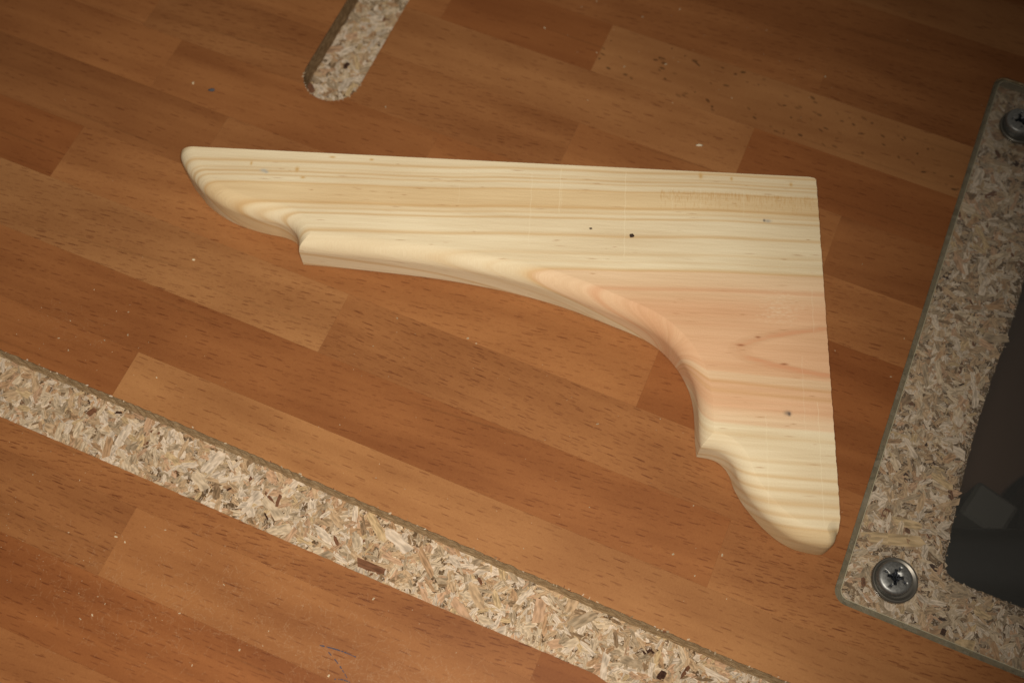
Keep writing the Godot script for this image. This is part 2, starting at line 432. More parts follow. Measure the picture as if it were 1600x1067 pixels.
func pine_image(w: int, h: int) -> Image:
	var cream := Color8(228, 211, 176); var tan := Color8(220, 189, 140); var pink := Color8(220, 178, 139); var line := Color8(194, 148, 90); var blush := Color8(212, 156, 116)
	# the colour across the rings: one entry per 0.05 mm from -120 to 120
	var lut := PackedFloat32Array()
	lut.resize(4800 * 3)
	var lines := [[-69.3, 0.45, 0.75, line], [-66.6, 0.3, 0.35, line], [-65.2, 0.35, 0.75, line], [-63.6, 0.3, 0.6, line], [-60.7, 0.35, 0.65, line], [-53.2, 0.5, 0.8, line], [-50.9, 0.4, 0.45, line], [-48.7, 0.35, 0.75, line], [-41.2, 0.55, 0.7, line], [-33.3, 0.5, 0.3, line], [-29.8, 0.3, 0.18, line], [-26.4, 0.5, 0.75, line], [-18.3, 0.75, 0.8, blush], [-12, 1.0, 0.12, blush], [-8.6, 2.6, 0.36, blush], [-3.0, 0.8, 0.25, blush], [8, 3.0, 0.2, blush], [14.2, 0.9, 0.3, blush], [21.2, 0.5, 0.5, line], [24.9, 0.7, 0.45, line], [27.6, 0.6, 0.3, blush], [30.4, 0.7, 0.45, blush], [36.4, 0.6, 0.4, blush], [40.7, 0.6, 0.3, line], [49.6, 0.7, 0.3, line], [55.2, 0.5, 0.65, line], [59.8, 0.6, 0.6, line], [64.6, 0.75, 0.6, line], [69.2, 0.75, 0.55, line], [73.4, 0.5, 0.6, line],
		[-74.5, 0.5, 0.6, line], [-78, 0.8, 0.35, line], [79.5, 0.8, 0.25, line], [85, 0.9, 0.25, line]]
	for i in 4800:
		var w0 := -120.0 + i * 0.05
		var c := cream
		c = c.lerp(tan, smoothstep(-61.0, -60.6, w0) * (1.0 - smoothstep(-55.0, -50.2, w0) * 0.9) * (1.0 - smoothstep(-50.2, -49.9, w0)) * 0.65)
		c = c.lerp(pink, (smoothstep(-26.8, -26.0, w0) * 0.55 + 0.45 * smoothstep(-24.0, -8.0, w0)) * (1.0 - smoothstep(28.0, 38.5, w0) * 0.7 - 0.3 * smoothstep(36.0, 37.5, w0)))
		c = c.lerp(cream, smoothstep(16.5, 17.5, w0) * (1.0 - smoothstep(19.5, 21.5, w0)) * 0.4)
		c = c.lerp(tan, smoothstep(73.2, 73.8, w0) * 0.6)
		for l in lines:
			var d: float = (w0 - l[0]) / l[1]
			# late wood: sharp on one side, soft on the other
			var e: float = exp(-d * d) if d > 0.0 else exp(-d * d * 0.35)
			c = c.lerp(l[3], e * l[2] * 0.56)
		lut[i * 3] = c.r * 255.0; lut[i * 3 + 1] = c.g * 255.0; lut[i * 3 + 2] = c.b * 255.0
	var fibre := noise_bytes(w, h, w / 32, h, 0.09, 21, 4)
	var soft := noise_bytes(w, h, w / 16, h / 4, 0.03, 22, 3)
	var wave := noise_bytes(w, 4, w / 8, 4, 0.012, 23, 3)
	var grit := noise_bytes(512, 512, 512, 512, 0.4, 25, 2)
	var data := PackedByteArray()
	data.resize(w * h * 3)
	var at := 0
	for y in h:
		var v := y * 182.0 / h - 90.0
		var k := 0.0
		if v < -20.0: k = remap(clampf(v, -75, -45), -75, -45, 0.012, 0.03)
		elif v < 0.0: k = remap(v, -20, 0, 0.03, 0.0)
		elif v < 45.0: k = -0.03 * sin(PI * v / 45.0)
		for x in w:
			var px := x * 266.0 / w - 142.0
			var r := v - k * (118.0 - px) + (wave[x] - 128) * 0.004 + (soft[at / 3] - 128) * 0.0016
			var i := clampi(int((r + 120.0) * 20.0), 0, 4799) * 3
			var f := 1.0 + (fibre[at / 3] - 128) * 0.0002 + (soft[at / 3] - 128) * 0.00022 + (grit[((y & 511) << 9) + (x & 511)] - 128) * 0.00022
			data[at] = clampi(int(lut[i] * f), 0, 255)
			data[at + 1] = clampi(int(lut[i + 1] * f * (1.0 + (f - 1.0) * 0.4)), 0, 255)
			data[at + 2] = clampi(int(lut[i + 2] * f * (1.0 + (f - 1.0) * 0.9)), 0, 255)
			at += 3
	var im := Image.create_from_data(w, h, false, Image.FORMAT_RGB8, data)
	rng.seed = 5
	# the swirl of rings round the heart on the wide end
	var pts := spline([120, -4.5, 108, -2.2, 97, 0.5, 89, 3.2, 85.5, 6.4, 89, 9.6, 99, 12, 109, 14, 120, 15.5], 0.6)
	for ring in [[0.0, 1.3, 0.28], [2.6, 1.8, 0.18], [-2.4, 1.2, 0.14]]:
		for p in pts:
			var q: Vector2 = p + Vector2(-ring[0], 0)
			dab(im, q, ring[1], ring[1] * 0.6, blush, ring[2] * 0.2)
	for q in [[85.5, 4.6, 1.8, 0.45], [101.4, 11.4, 1.6, 0.4], [92.0, 1.0, 1.2, 0.2]]: dab(im, Vector2(q[0], q[1]), q[2], 0.5, Color8(150, 92, 60), 0.75)
	# resin flecks and short dark pores
	for k in 260:
		var p := Vector2(rng.randf_range(-120, 116), rng.randf_range(-68, 70))
		var l := rng.randf_range(0.6, 2.6)
		dab(im, p, l, rng.randf_range(0.12, 0.22), Color8(150, 100, 62), rng.randf_range(0.15, 0.55))
	for q in [[71.3, -68.2, 0.9, 1.5], [83.5, -67.6, 0.6, 1.0], [107, -66.2, 0.7, 1.0], [-89.4, -62.2, 0.9, 1.3], [-86.6, -58.6, 1.1, 0.6], [-76, -68.7, 1.4, 0.5], [-60.2, -68.4, 0.9, 0.6], [-108, -64, 0.5, 1.1]]: dab(im, Vector2(q[0], q[1]), q[2], q[3], Color8(196, 150, 84), 0.7)
	# saw scratches straight across the board
	for q in [[4.4, -66, -33, 0.35], [15.7, -68, -48, 0.5], [16.4, -62, -50, 0.3], [41.5, -68, -30, 0.45], [60, -62, -52, 0.3], [71, -62, -53, 0.3], [88, -62, -50, 0.25], [94, 32, 66, 0.3], [108, 8, 40, 0.2], [113, 26, 72, 0.35], [113, -20, -2, 0.25], [-24, -66, -50, 0.2]]:
		var y: float = q[1]
		while y < q[2]:
			dab(im, Vector2(q[0] + sin(y * 0.9) * 0.15, y), 0.14, 0.5, Color8(250, 238, 205), q[3])
			y += 0.5
	for k in 500: dab(im, Vector2(rng.randf_range(55, 116), -60.5 + rng.randf() * rng.randf() * 8.0), 0.12, rng.randf_range(0.4, 1.4), Color8(188, 136, 74), 0.28)
	for k in 160: dab(im, Vector2(rng.randfn(101, 3.5), rng.randfn(-11, 3.2)), rng.randf_range(0.4, 1.2), 0.3, Color8(240, 222, 190), 0.22)
	# old pin holes, grey at the rim
	dab(im, Vector2(-102.6, -60.9), 1.6, 0.9, Color8(176, 178, 172), 0.8)
	dab(im, Vector2(-101.4, -60.2), 1.0, 0.6, Color8(160, 165, 165), 0.6)
	dab(im, Vector2(97.3, -49.1), 1.5, 0.9, Color8(178, 170, 156), 0.9)
	dab(im, Vector2(95.9, -49.3), 0.5, 0.7, Color8(90, 84, 80), 0.8)
	dab(im, Vector2(101.9, 30.7), 1.5, 1.1, Color8(150, 130, 110), 0.9)
	dab(im, Vector2(102.5, 31.0), 0.6, 0.9, Color8(84, 74, 68), 0.8)
	dab(im, Vector2(28.3, -41.7), 0.5, 0.3, Color8(70, 50, 34), 0.9)
	return im

func dab(im: Image, p: Vector2, rx: float, ry: float, c: Color, strength: float) -> void:
	var kx := im.get_width() / 266.0; var ky := im.get_height() / 182.0
	var o := Vector2((p.x + 142.0) * kx, (p.y + 90.0) * ky)
	for y in range(int(o.y - ry * ky * 1.5), int(o.y + ry * ky * 1.5) + 2):
		for x in range(int(o.x - rx * kx * 1.5), int(o.x + rx * kx * 1.5) + 2):
			if x < 0 or y < 0 or x >= im.get_width() or y >= im.get_height(): continue
			var d := Vector2((x - o.x) / (rx * kx), (y - o.y) / (ry * ky)).length_squared()
			if d < 2.0: im.set_pixel(x, y, im.get_pixel(x, y).lerp(c, strength * exp(-d * 1.6)))

# ---------------------------------------------------------------- chipboard
var chip_shapes: Array[ArrayMesh] = []
var chip_fibre: ImageTexture
var chip_mats: Array[StandardMaterial3D] = []
var chip_mix: StandardMaterial3D
const CHIP_TONES := [[209, 190, 164, 6], [195, 168, 136, 5], [218, 202, 183, 6], [198, 164, 134, 2.5], [175, 156, 131, 4], [182, 149, 116, 2], [202, 177, 139, 1.0], [144, 120, 94, 1.0], [123, 86, 64, 0.3], [69, 47, 37, 0.1]]

func make_chips() -> void:
	rng.seed = 90
	var im := Image.create_empty(128, 32, false, Image.FORMAT_RGB8)
	var nb := noise_bytes(128, 32, 16, 32, 0.22, 31, 3)
	for y in 32:
		for x in 128:
			var k := 0.92 + (nb[y * 128 + x] - 128) * 0.0017
			im.set_pixel(x, y, Color(k, k * 0.99, k * 0.965))
	chip_fibre = ImageTexture.create_from_image(im)
	for kind in 9:
		var poly := PackedVector2Array()
		match kind % 3:
			0: poly = PackedVector2Array([Vector2(-0.5, -0.32), Vector2(-0.2, -0.5), Vector2(0.42, -0.44), Vector2(0.5, 0.1), Vector2(0.36, 0.46), Vector2(-0.38, 0.5)])
			1: poly = PackedVector2Array([Vector2(-0.5, 0.05), Vector2(-0.3, -0.4), Vector2(0.2, -0.5), Vector2(0.5, -0.1), Vector2(0.25, 0.38), Vector2(-0.25, 0.5)])
			2: poly = PackedVector2Array([Vector2(-0.5, -0.2), Vector2(-0.1, -0.5), Vector2(0.5, -0.35), Vector2(0.44, 0.5), Vector2(0.05, 0.3), Vector2(-0.4, 0.42)])
		for i in poly.size(): poly[i] += Vector2(rng.randf_range(-0.07, 0.07), rng.randf_range(-0.1, 0.1))
		var sh := Sheet.new()
		var off := Vector2(rng.randf(), rng.randf())
		var uvf := func(p: Vector2) -> Vector2: return Vector2(p.x * 0.6, p.y * 0.35) + off
		var ins := PackedVector2Array()
		for p in poly: ins.append(p * 0.9)
		var ix := Geometry2D.triangulate_polygon(ins)
		for i in range(0, ix.size(), 3):
			var t := []
			for k in 3:
				var q := ins[ix[i + k]]
				t.append(Vector3(q.x, 0.5 + 0.25 * sin(q.x * 3.0 + kind), q.y))
			sh.tri(t[0], t[1], t[2], Vector3.UP, Vector3.UP, Vector3.UP, uvf.call(ins[ix[i]]), uvf.call(ins[ix[i + 1]]), uvf.call(ins[ix[i + 2]]))
		for i in poly.size():
			var j := (i + 1) % poly.size()
			var a := poly[i]; var b := poly[j]
			var nn := Vector3(a.x + b.x, 0.9, a.y + b.y).normalized()
			sh.quad(Vector3(ins[i].x, 0.5 + 0.25 * sin(ins[i].x * 3.0 + kind), ins[i].y), Vector3(ins[j].x, 0.5 + 0.25 * sin(ins[j].x * 3.0 + kind), ins[j].y), Vector3(b.x, -0.5, b.y), Vector3(a.x, -0.5, a.y), nn, uvf.call(ins[i]), uvf.call(ins[j]), uvf.call(b), uvf.call(a))
		chip_shapes.append(sh.commit(ArrayMesh.new()))
	for t in CHIP_TONES:
		var m := plain(Color8(t[0], t[1], t[2]), 0.85, 0.0, 0.25)
		m.albedo_texture = chip_fibre
		chip_mats.append(m)
	chip_mix = plain(Color.WHITE, 0.88, 0.0, 0.2)
	chip_mix.albedo_texture = chip_fibre
	chip_mix.vertex_color_use_as_albedo = true

func chip_tone() -> int:
	var sum := 0.0
	for t in CHIP_TONES: sum += t[3]
	var r := rng.randf() * sum
	for i in CHIP_TONES.size():
		r -= CHIP_TONES[i][3]
		if r <= 0.0: return i
	return 0

func chip_place(at: Vector2, y: float, l: float, w: float, th: float) -> Transform3D:
	var b := Basis(Vector3.UP, rng.randf() * TAU) * Basis(Vector3.RIGHT, rng.randfn(0, 0.06)) * Basis(Vector3.BACK, rng.randfn(0, 0.03))
	return Transform3D(b * Basis.from_scale(Vector3(l, th, w) * MM), Vector3(at.x, y, at.y) * MM)

# chips on a routed floor: the largest ones are pieces of their own, the small ones one mass
func strew(floor_part: MeshInstance3D, spots: Callable, area: float, y: float, pieces: int, seen: Callable, fuzz := 1.0) -> void:
	var count := int(area * 0.44 * fuzz)
	for kind in 3:
		var mm := MultiMesh.new()
		mm.transform_format = MultiMesh.TRANSFORM_3D
		mm.use_colors = true
		mm.mesh = chip_shapes[kind * 3 + 1]
		mm.instance_count = count / 3
		for i in mm.instance_count:
			var p: Vector2 = spots.call()
			var big := pow(rng.randf(), 1.5)
			var l := lerpf(1.7, 9.0, big); var w := l * rng.randf_range(0.16, 0.48)
			mm.set_instance_transform(i, chip_place(p, y + rng.randf_range(-0.25, 0.35) - big * 0.15, l, w, rng.randf_range(0.3, 0.7)))
			var t: Array = CHIP_TONES[chip_tone()]
			var g := rng.randf_range(0.8, 1.08)
			mm.set_instance_color(i, Color8(t[0], t[1], t[2]).srgb_to_linear() * Color(g, g, g))
		var o := MultiMeshInstance3D.new()
		o.name = numbered("fine_chips", floor_part)
		o.multimesh = mm
		o.material_override = chip_mix
		o.set_meta("kind", "stuff")
		floor_part.add_child(o, true)
	var made := 0
	var tries := 0
	while made < pieces and tries < pieces * 40:
		tries += 1
		var p: Vector2 = spots.call()
		if not seen.call(p): continue
		var l := rng.randf_range(5.5, 12.5)
		var w := minf(l * rng.randf_range(0.16, 0.46), 4.4)
		var c := put("wood_chip", chip_shapes[rng.randi() % chip_shapes.size()], chip_mats[mini(chip_tone(), 7)], floor_part)
		c.transform = chip_place(p, y + rng.randf_range(0.0, 0.4), l, w, rng.randf_range(0.35, 0.7))
		made += 1

# the flakes that stand out: [s, t, length, width, turn in degrees, tone]
const GROOVE_FLAKES := [[-87.3, 86.7, 10.8, 4.2, -69, 2], [-88.7, 95.2, 9.1, 4.6, 25, 0], [-127.7, 97.1, 9.7, 3.0, -106, 5], [-148.3, 99.2, 8.0, 3.4, -102, 0], [-113.7, 101.3, 5.6, 3.0, 42, 0], [-58.5, 93.7, 12.5, 4.2, 24, 0], [-51.8, 100.3, 9.1, 3.6, -34, 0], [-9.8, 86.3, 13.4, 5.2, 19, 2], [49.2, 89.8, 9.6, 4.4, -98, 3], [42.1, 87.4, 8.1, 3.0, -64, 2], [65.2, 86.3, 11.5, 3.8, -47, 4], [78.1, 99.3, 10.7, 3.2, -101, 2], [-141.0, 87.2, 4.0, 2.2, -55, 8], [-57.4, 90.6, 5.9, 1.6, -99, 8], [-14.3, 99.4, 12.2, 3.2, 1, 8], [-36.1, 98.0, 10.7, 1.6, 5, 0], [4.0, 90.2, 12.7, 2.6, 41, 5], [23.6, 101.3, 15.2, 4.4, 34, 3], [-19.2, 84.7, 12.8, 3.0, 36, 6], [69.9, 95.2, 7.9, 2.0, 22, 2], [115.9, 86.2, 10.0, 2.0, 6, 2], [93.7, 93.4, 5.3, 2.4, -98, 2], [98.0, 93.6, 3.9, 2.6, -75, 9]]
const REBATE_FLAKES := [[159.3, 15.6, 23.6, 4.4, -17, 6], [203.5, 40.6, 8.0, 2.8, 63, 5], [185.1, 41.3, 2.6, 2.6, 14, 9], [153.8, 7.0, 3.9, 2.6, -77, 8], [162.8, 7.7, 11.8, 3.4, -8, 6], [192.8, 42.7, 7.9, 5.0, -15, 6], [170.0, -13.1, 9.7, 2.6, 17, 6], [145.5, -48.5, 7.7, 2.0, 21, 0], [171.5, -92.7, 9.0, 2.2, -23, 5], [158.4, -122.1, 12.5, 3.2, 51, 6], [163.2, -162.4, 2.9, 2.4, 37, 9], [153.1, -127.2, 7.6, 2.6, -60, 5], [157.4, -56.5, 10.8, 2.2, 69, 0]]
const SLOT_FLAKES := [[-131.2, -81.6, 5.5, 2.6, 45, 8], [-122.1, -98.6, 3.8, 2.4, -79, 9], [-126.7, -113.9, 5.9, 3.6, -41, 3], [-114.7, -87.8, 7.8, 3.2, -84, 6], [-125.8, -105.6, 9.1, 3.0, -46, 2], [-121.3, -127.3, 7.3, 3.4, -29, 2]]

func lay_flakes(floor_part: MeshInstance3D, flakes: Array, y: float) -> void:
	for i in flakes.size():
		var f: Array = flakes[i]
		var c := put("wood_chip", chip_shapes[[0, 2, 3, 5, 6, 8][i % 6]], chip_mats[f[5]], floor_part)
		c.transform = Transform3D(Basis(Vector3.UP, deg_to_rad(-f[4])) * Basis.from_scale(Vector3(f[2], 0.6, f[3]) * MM), Vector3(f[0], y, f[1]) * MM)

func chipboard_image() -> Image:
	rng.seed = 17
	var im := Image.create_empty(512, 512, false, Image.FORMAT_RGB8)
	im.fill(Color8(92, 74, 54))
	for q in 3600:
		var t: Array = CHIP_TONES[chip_tone()]
		var g := rng.randf_range(0.62, 0.98)
		var c := Color8(int(t[0] * g), int(t[1] * g), int(t[2] * g))
		var a := rng.randf() * TAU; var l := rng.randf_range(6, 30); var w := rng.randf_range(1.5, 6)
		var o := Vector2(rng.randf() * 512, rng.randf() * 512)
		for k in int(l):
			for d in int(w):
				var p := o + Vector2(cos(a), sin(a)) * k + Vector2(-sin(a), cos(a)) * d
				im.set_pixel(posmod(int(p.x), 512), posmod(int(p.y), 512), c)
	return im

func wall_image() -> Image:                      # the board's dense outer layer, cut across: fine flat strands
	var im := Image.create_empty(512, 256, false, Image.FORMAT_RGB8)
	var a := noise_bytes(512, 256, 64, 256, 0.11, 61, 4)
	var b := noise_bytes(512, 256, 256, 256, 0.05, 62, 3)
	for y in 256:
		for x in 512:
			var k := 0.5 + (a[y * 512 + x] - 128) * 0.0042 + (b[y * 512 + x] - 128) * 0.0022
			im.set_pixel(x, y, Color8(150, 126, 94).lerp(Color8(236, 214, 176), clampf(k, 0, 1)))
	return im

# ---------------------------------------------------------------- scene
func _ready() -> void:
	rng.seed = 1
	# camera
	var cam := Camera3D.new()
	cam.name = "camera"
	cam.transform = Transform3D(Basis(Vector3(0.99999, 0.00176, -0.00396), Vector3(-0.00433, 0.40726, -0.91330), Vector3(0, 0.91331, 0.40726)).orthonormalized(), Vector3(0, 0.420673, 0.187585))
	cam.fov = 32.173
	cam.near = 0.02
	cam.far = 20.0
	var lens := CameraAttributesPhysical.new()
	lens.frustum_focal_length = 41.6
	lens.frustum_focus_distance = 0.437
	lens.frustum_near = 0.02
	lens.frustum_far = 20.0
	lens.exposure_aperture = 8.0
	cam.attributes = lens
	add_child(cam)
	cam.current = true
	# the dim room round the camera
	var env := Environment.new()
	env.background_mode = Environment.BG_COLOR
	env.background_color = Color(0.345, 0.325, 0.30)
	env.tonemap_mode = Environment.TONE_MAPPER_LINEAR
	env.tonemap_exposure = 1.0
	env.sdfgi_enabled = true
	env.ssao_enabled = true
	env.ssil_enabled = true
	var we := WorldEnvironment.new()
	we.name = "world_environment"
	we.environment = env
	add_child(we)
	# the flash in the camera's hot shoe
	var flash := SpotLight3D.new()
	flash.name = "camera_flash"
	flash.light_energy = 0.22
	flash.light_color = Color(1.0, 0.96, 0.905)
	flash.light_size = 0.02
	flash.spot_range = 4.0
	flash.spot_attenuation = 2.0
	flash.spot_angle = 40.5
	flash.spot_angle_attenuation = 1.0
	flash.shadow_enabled = true
	add_child(flash)
	flash.look_at_from_position(Vector3(0.004, 0.426, 0.178), Vector3(-0.075, 0.0, 0.035), Vector3(0, 0, -1))

	make_chips()
	build_worktop()
	build_underside()
	build_plate()
	build_bracket()
	build_dust()

var wall_mat: StandardMaterial3D
var chip_ground: StandardMaterial3D

func build_worktop() -> void:
	var top := thing("worktop", Vector3.ZERO, TABLE_TURN)
	tag(top, "beech-print laminate workshop table top with routed grooves showing pale chipboard", "worktop", "", "structure")
	var staves := stave_list()
	var ppm := 4.0
	var a0 := Vector2(-284, -254)
	var aw := 2020; var ah := 1800
	var im := beech_image(staves, a0.x, a0.y, aw, ah, ppm, 1.0)
	rng.seed = 300
	smear(im, a0.x, a0.y, ppm, Vector2(20, 136), 22, 900, 0.34)
	smear(im, a0.x, a0.y, ppm, Vector2(-45, 132), 26, 600, 0.3)
	smear(im, a0.x, a0.y, ppm, Vector2(-90, 150), 22, 420, 0.3)
	smear(im, a0.x, a0.y, ppm, Vector2(-160, 62), 12, 90, 0.2)
	smear(im, a0.x, a0.y, ppm, Vector2(30, -150), 50, 130, 0.14)
	var mats := []
	for e in [[im, a0, ppm, aw, ah], [beech_image(staves, S0, -404.0, 980, 740, 1.0, 0.12), Vector2(S0, -404.0), 1.0, 980, 740]]:
		var m := plain(Color.WHITE, 0.5, 0.0, 0.22)
		m.albedo_texture = ImageTexture.create_from_image(e[0])
		mats.append(m)
	var dark := plain(Color8(52, 40, 32), 0.7)
	wall_mat = plain(Color.WHITE, 0.85, 0.0, 0.25)
	wall_mat.albedo_texture = ImageTexture.create_from_image(wall_image())
	chip_ground = plain(Color.WHITE, 0.9, 0.0, 0.2)
	chip_ground.albedo_texture = ImageTexture.create_from_image(chipboard_image())

	# cut-outs
	rng.seed = 12
	var groove := PackedVector2Array()
	var far := PackedVector2Array(); var near := PackedVector2Array()
	var s := S0 - 8.0
	while s <= S1 + 8.0:
		far.append(Vector2(s, 80.9 + 0.4 * sin(s * 0.021) + rng.randf_range(-0.22, 0.22)))
		near.append(Vector2(s, 104.7 + 0.2 * sin(s * 0.03 + 2.0) + smoothstep(75.0, 83.0, s) * 1.3 + rng.randf_range(-0.1, 0.1)))
		s += 1.6 if absf(s) < 250.0 else 12.0
	groove = far.duplicate()
	var back := near.duplicate(); back.reverse()
	groove.append_array(back)
	var slot := PackedVector2Array()
	for k in 25:
		var a := PI * k / 24.0
		slot.append(Vector2(-120.5 + 12.7 * cos(a), -85.2 + 12.9 * sin(a)) + Vector2(rng.randf_range(-0.12, 0.12), rng.randf_range(-0.12, 0.12)))
	for k in 25:
		var a := PI + PI * k / 24.0
		slot.append(Vector2(-120.5 + 12.7 * cos(a), -330.0 + 12.9 * sin(a)))
	var recess := round_rect(143.6, -199.0, 446.0, 47.7, 5.2)

	var uva := func(p: Vector2) -> Vector2: return Vector2((p.x - a0.x) * ppm / aw, (p.y - a0.y) * ppm / ah)
	var uvb := func(p: Vector2) -> Vector2: return Vector2((p.x - S0) / 980.0, (p.y + 404.0) / 740.0)
	for st in staves:
		var g := 0.012
		var pieces := [PackedVector2Array([Vector2(st[0] + g, st[1] + g), Vector2(st[2] - g, st[1] + g), Vector2(st[2] - g, st[3] - g), Vector2(st[0] + g, st[3] - g)])]
		for cut in [groove, slot, recess]:
			var left := []
			for p in pieces: left.append_array(Geometry2D.clip_polygons(p, cut))
			pieces = left
		for p in pieces:
			if p.size() < 3: continue
			# keep the fine picture where all of the piece lies inside it; split the rest at its border
			var box := PackedVector2Array([a0 + Vector2(1, 1), Vector2(a0.x + aw / ppm - 1, a0.y + 1), Vector2(a0.x + aw / ppm - 1, a0.y + ah / ppm - 1), Vector2(a0.x + 1, a0.y + ah / ppm - 1)])
			var mesh := ArrayMesh.new()
			var inner := Sheet.new(); var outer := Sheet.new(); var side := Sheet.new()
			for q in Geometry2D.intersect_polygons(p, box): flat_poly(inner, q, 0.0, 1.0, uva)
			for q in Geometry2D.clip_polygons(p, box): flat_poly(outer, q, 0.0, 1.0, uvb)
			var turn := 1.0 if Geometry2D.is_polygon_clockwise(p) else -1.0
			wall(side, p, 0.0, -LAM, turn)
			inner.commit(mesh, mats[0]); outer.commit(mesh, mats[1]); side.commit(mesh, dark)
			put("stave", mesh, null, top)

	# the chipboard core: walls and floors of the cut-outs
	var tile := func(p: Vector2) -> Vector2: return p / 46.0
	var gw := Sheet.new()
	wall(gw, far, -LAM, -GROOVE_DEEP, -1.0 if far[0].x > far[1].x else 1.0, false)
	wall(gw, near, -LAM, -GROOVE_DEEP, -1.0, false)
	put("groove_wall", gw.commit(ArrayMesh.new()), wall_mat, top)
	var gf := Sheet.new()
	flat_poly(gf, PackedVector2Array([Vector2(S0, 79), Vector2(S1, 79), Vector2(S1, 108), Vector2(S0, 108)]), -GROOVE_DEEP, 1.0, tile)
	var groove_floor := put("groove_floor", gf.commit(ArrayMesh.new()), chip_ground, top)
	rng.seed = 51
	var always := func(_p: Vector2) -> bool: return true
	strew(groove_floor, func(): return Vector2(rng.randf_range(-300, 240), rng.randf_range(80.6, 105.4)), 540.0 * 25.0, -GROOVE_DEEP + 0.2, 130, func(p: Vector2): return p.x > -185 and p.x < 140)
	lay_flakes(groove_floor, GROOVE_FLAKES, -GROOVE_DEEP + 0.75)
	var sw := Sheet.new()
	wall(sw, slot, -LAM, -SLOT_DEEP, 1.0 if not Geometry2D.is_polygon_clockwise(slot) else -1.0)
	var shaded_wall := wall_mat.duplicate()
	shaded_wall.albedo_color = Color(0.66, 0.62, 0.58)      # darker tint paints in the shade on the slot wall
	put("slot_wall", sw.commit(ArrayMesh.new()), shaded_wall, top)
	var sf := Sheet.new()
	flat_poly(sf, PackedVector2Array([Vector2(-136, -345), Vector2(-105, -345), Vector2(-105, -70), Vector2(-136, -70)]), -SLOT_DEEP, 1.0, tile)
	var slot_floor := put("slot_floor", sf.commit(ArrayMesh.new()), chip_ground, top)
	strew(slot_floor, func(): return Vector2(rng.randf_range(-133, -108), rng.randf_range(-230, -73)), 25.0 * 157.0, -SLOT_DEEP + 0.2, 20, func(p: Vector2): return p.y > -150)

	lay_flakes(slot_floor, SLOT_FLAKES, -SLOT_DEEP + 0.75)

	# the rebate that carries the plate, with the opening for the router
	var rw := Sheet.new()
	wall(rw, recess, -LAM, -LEDGE_DEEP, -1.0 if Geometry2D.is_polygon_clockwise(recess) else 1.0)
	put("rebate_wall", rw.commit(ArrayMesh.new()), wall_mat, top)
	rng.seed = 71
	var hole := PackedVector2Array()
	var raw := round_rect(178.2, -166.0, 412.0, 21.6, 6.5, 6)
	for i in raw.size():
		var b := raw[(i + 1) % raw.size()]
		var n := maxi(1, int(raw[i].distance_to(b) / 1.3))
		for k in n: hole.append(raw[i].lerp(b, float(k) / n) + Vector2(rng.randf_range(-0.25, 0.25), rng.randf_range(-0.25, 0.25)) + (Vector2(sin(raw[i].lerp(b, float(k) / n).y * 0.045) * 1.2 - 0.2, 0) if raw[i].x < 200.0 else Vector2.ZERO))
	var lf := Sheet.new()
	for half in [PackedVector2Array([Vector2(142, -201), Vector2(295, -201), Vector2(295, 49), Vector2(142, 49)]), PackedVector2Array([Vector2(295, -201), Vector2(448, -201), Vector2(448, 49), Vector2(295, 49)])]:
		for q in Geometry2D.clip_polygons(half, hole): flat_poly(lf, q, -LEDGE_DEEP, 1.0, tile)
	var ledge := put("rebate_floor", lf.commit(ArrayMesh.new()), chip_ground, top)
	var hw := Sheet.new()
	wall(hw, hole, -LEDGE_DEEP, -30.0, -1.0 if Geometry2D.is_polygon_clockwise(hole) else 1.0)
	put("opening_wall", hw.commit(ArrayMesh.new()), wall_mat, top)
	var spot := func() -> Vector2:
		while true:
			var p := Vector2(rng.randf_range(144.4, 262), rng.randf_range(-198, 47))
			if not Geometry2D.is_point_in_polygon(p + Vector2(2.4, 0), hole) and not Geometry2D.is_point_in_polygon(p - Vector2(0, 2.4), hole) and not Geometry2D.is_point_in_polygon(p, hole): return p
		return Vector2()
	strew(ledge, spot, 33.0 * 245.0 + 85.0 * 25.0 + 85.0 * 33.0, -LEDGE_DEEP - 0.1, 90, func(p: Vector2): return p.x < 186 and p.y > -195 or p.y > 20 and p.x < 205)
	lay_flakes(ledge, REBATE_FLAKES, -LEDGE_DEEP + 0.3)
	# outer edge and underside of the board
	var eb := Sheet.new()
	wall(eb, PackedVector2Array([Vector2(S0, ROWS[0]), Vector2(S1, ROWS[0]), Vector2(S1, ROWS[-1]), Vector2(S0, ROWS[-1])]), -LAM, -30.0, -1.0)
	put("edge_band", eb.commit(ArrayMesh.new()), wall_mat, top)
	var ub := Sheet.new()
	for half in [PackedVector2Array([Vector2(S0, ROWS[0]), Vector2(295, ROWS[0]), Vector2(295, ROWS[-1]), Vector2(S0, ROWS[-1])]), PackedVector2Array([Vector2(295, ROWS[0]), Vector2(S1, ROWS[0]), Vector2(S1, ROWS[-1]), Vector2(295, ROWS[-1])])]:
		for q in Geometry2D.clip_polygons(half, hole): flat_poly(ub, q, -30.0, -1.0, tile)
	put("underside", ub.commit(ArrayMesh.new()), chip_ground, top)
	# pen strokes
	var ink := plain(Color8(44, 46, 66), 0.6)
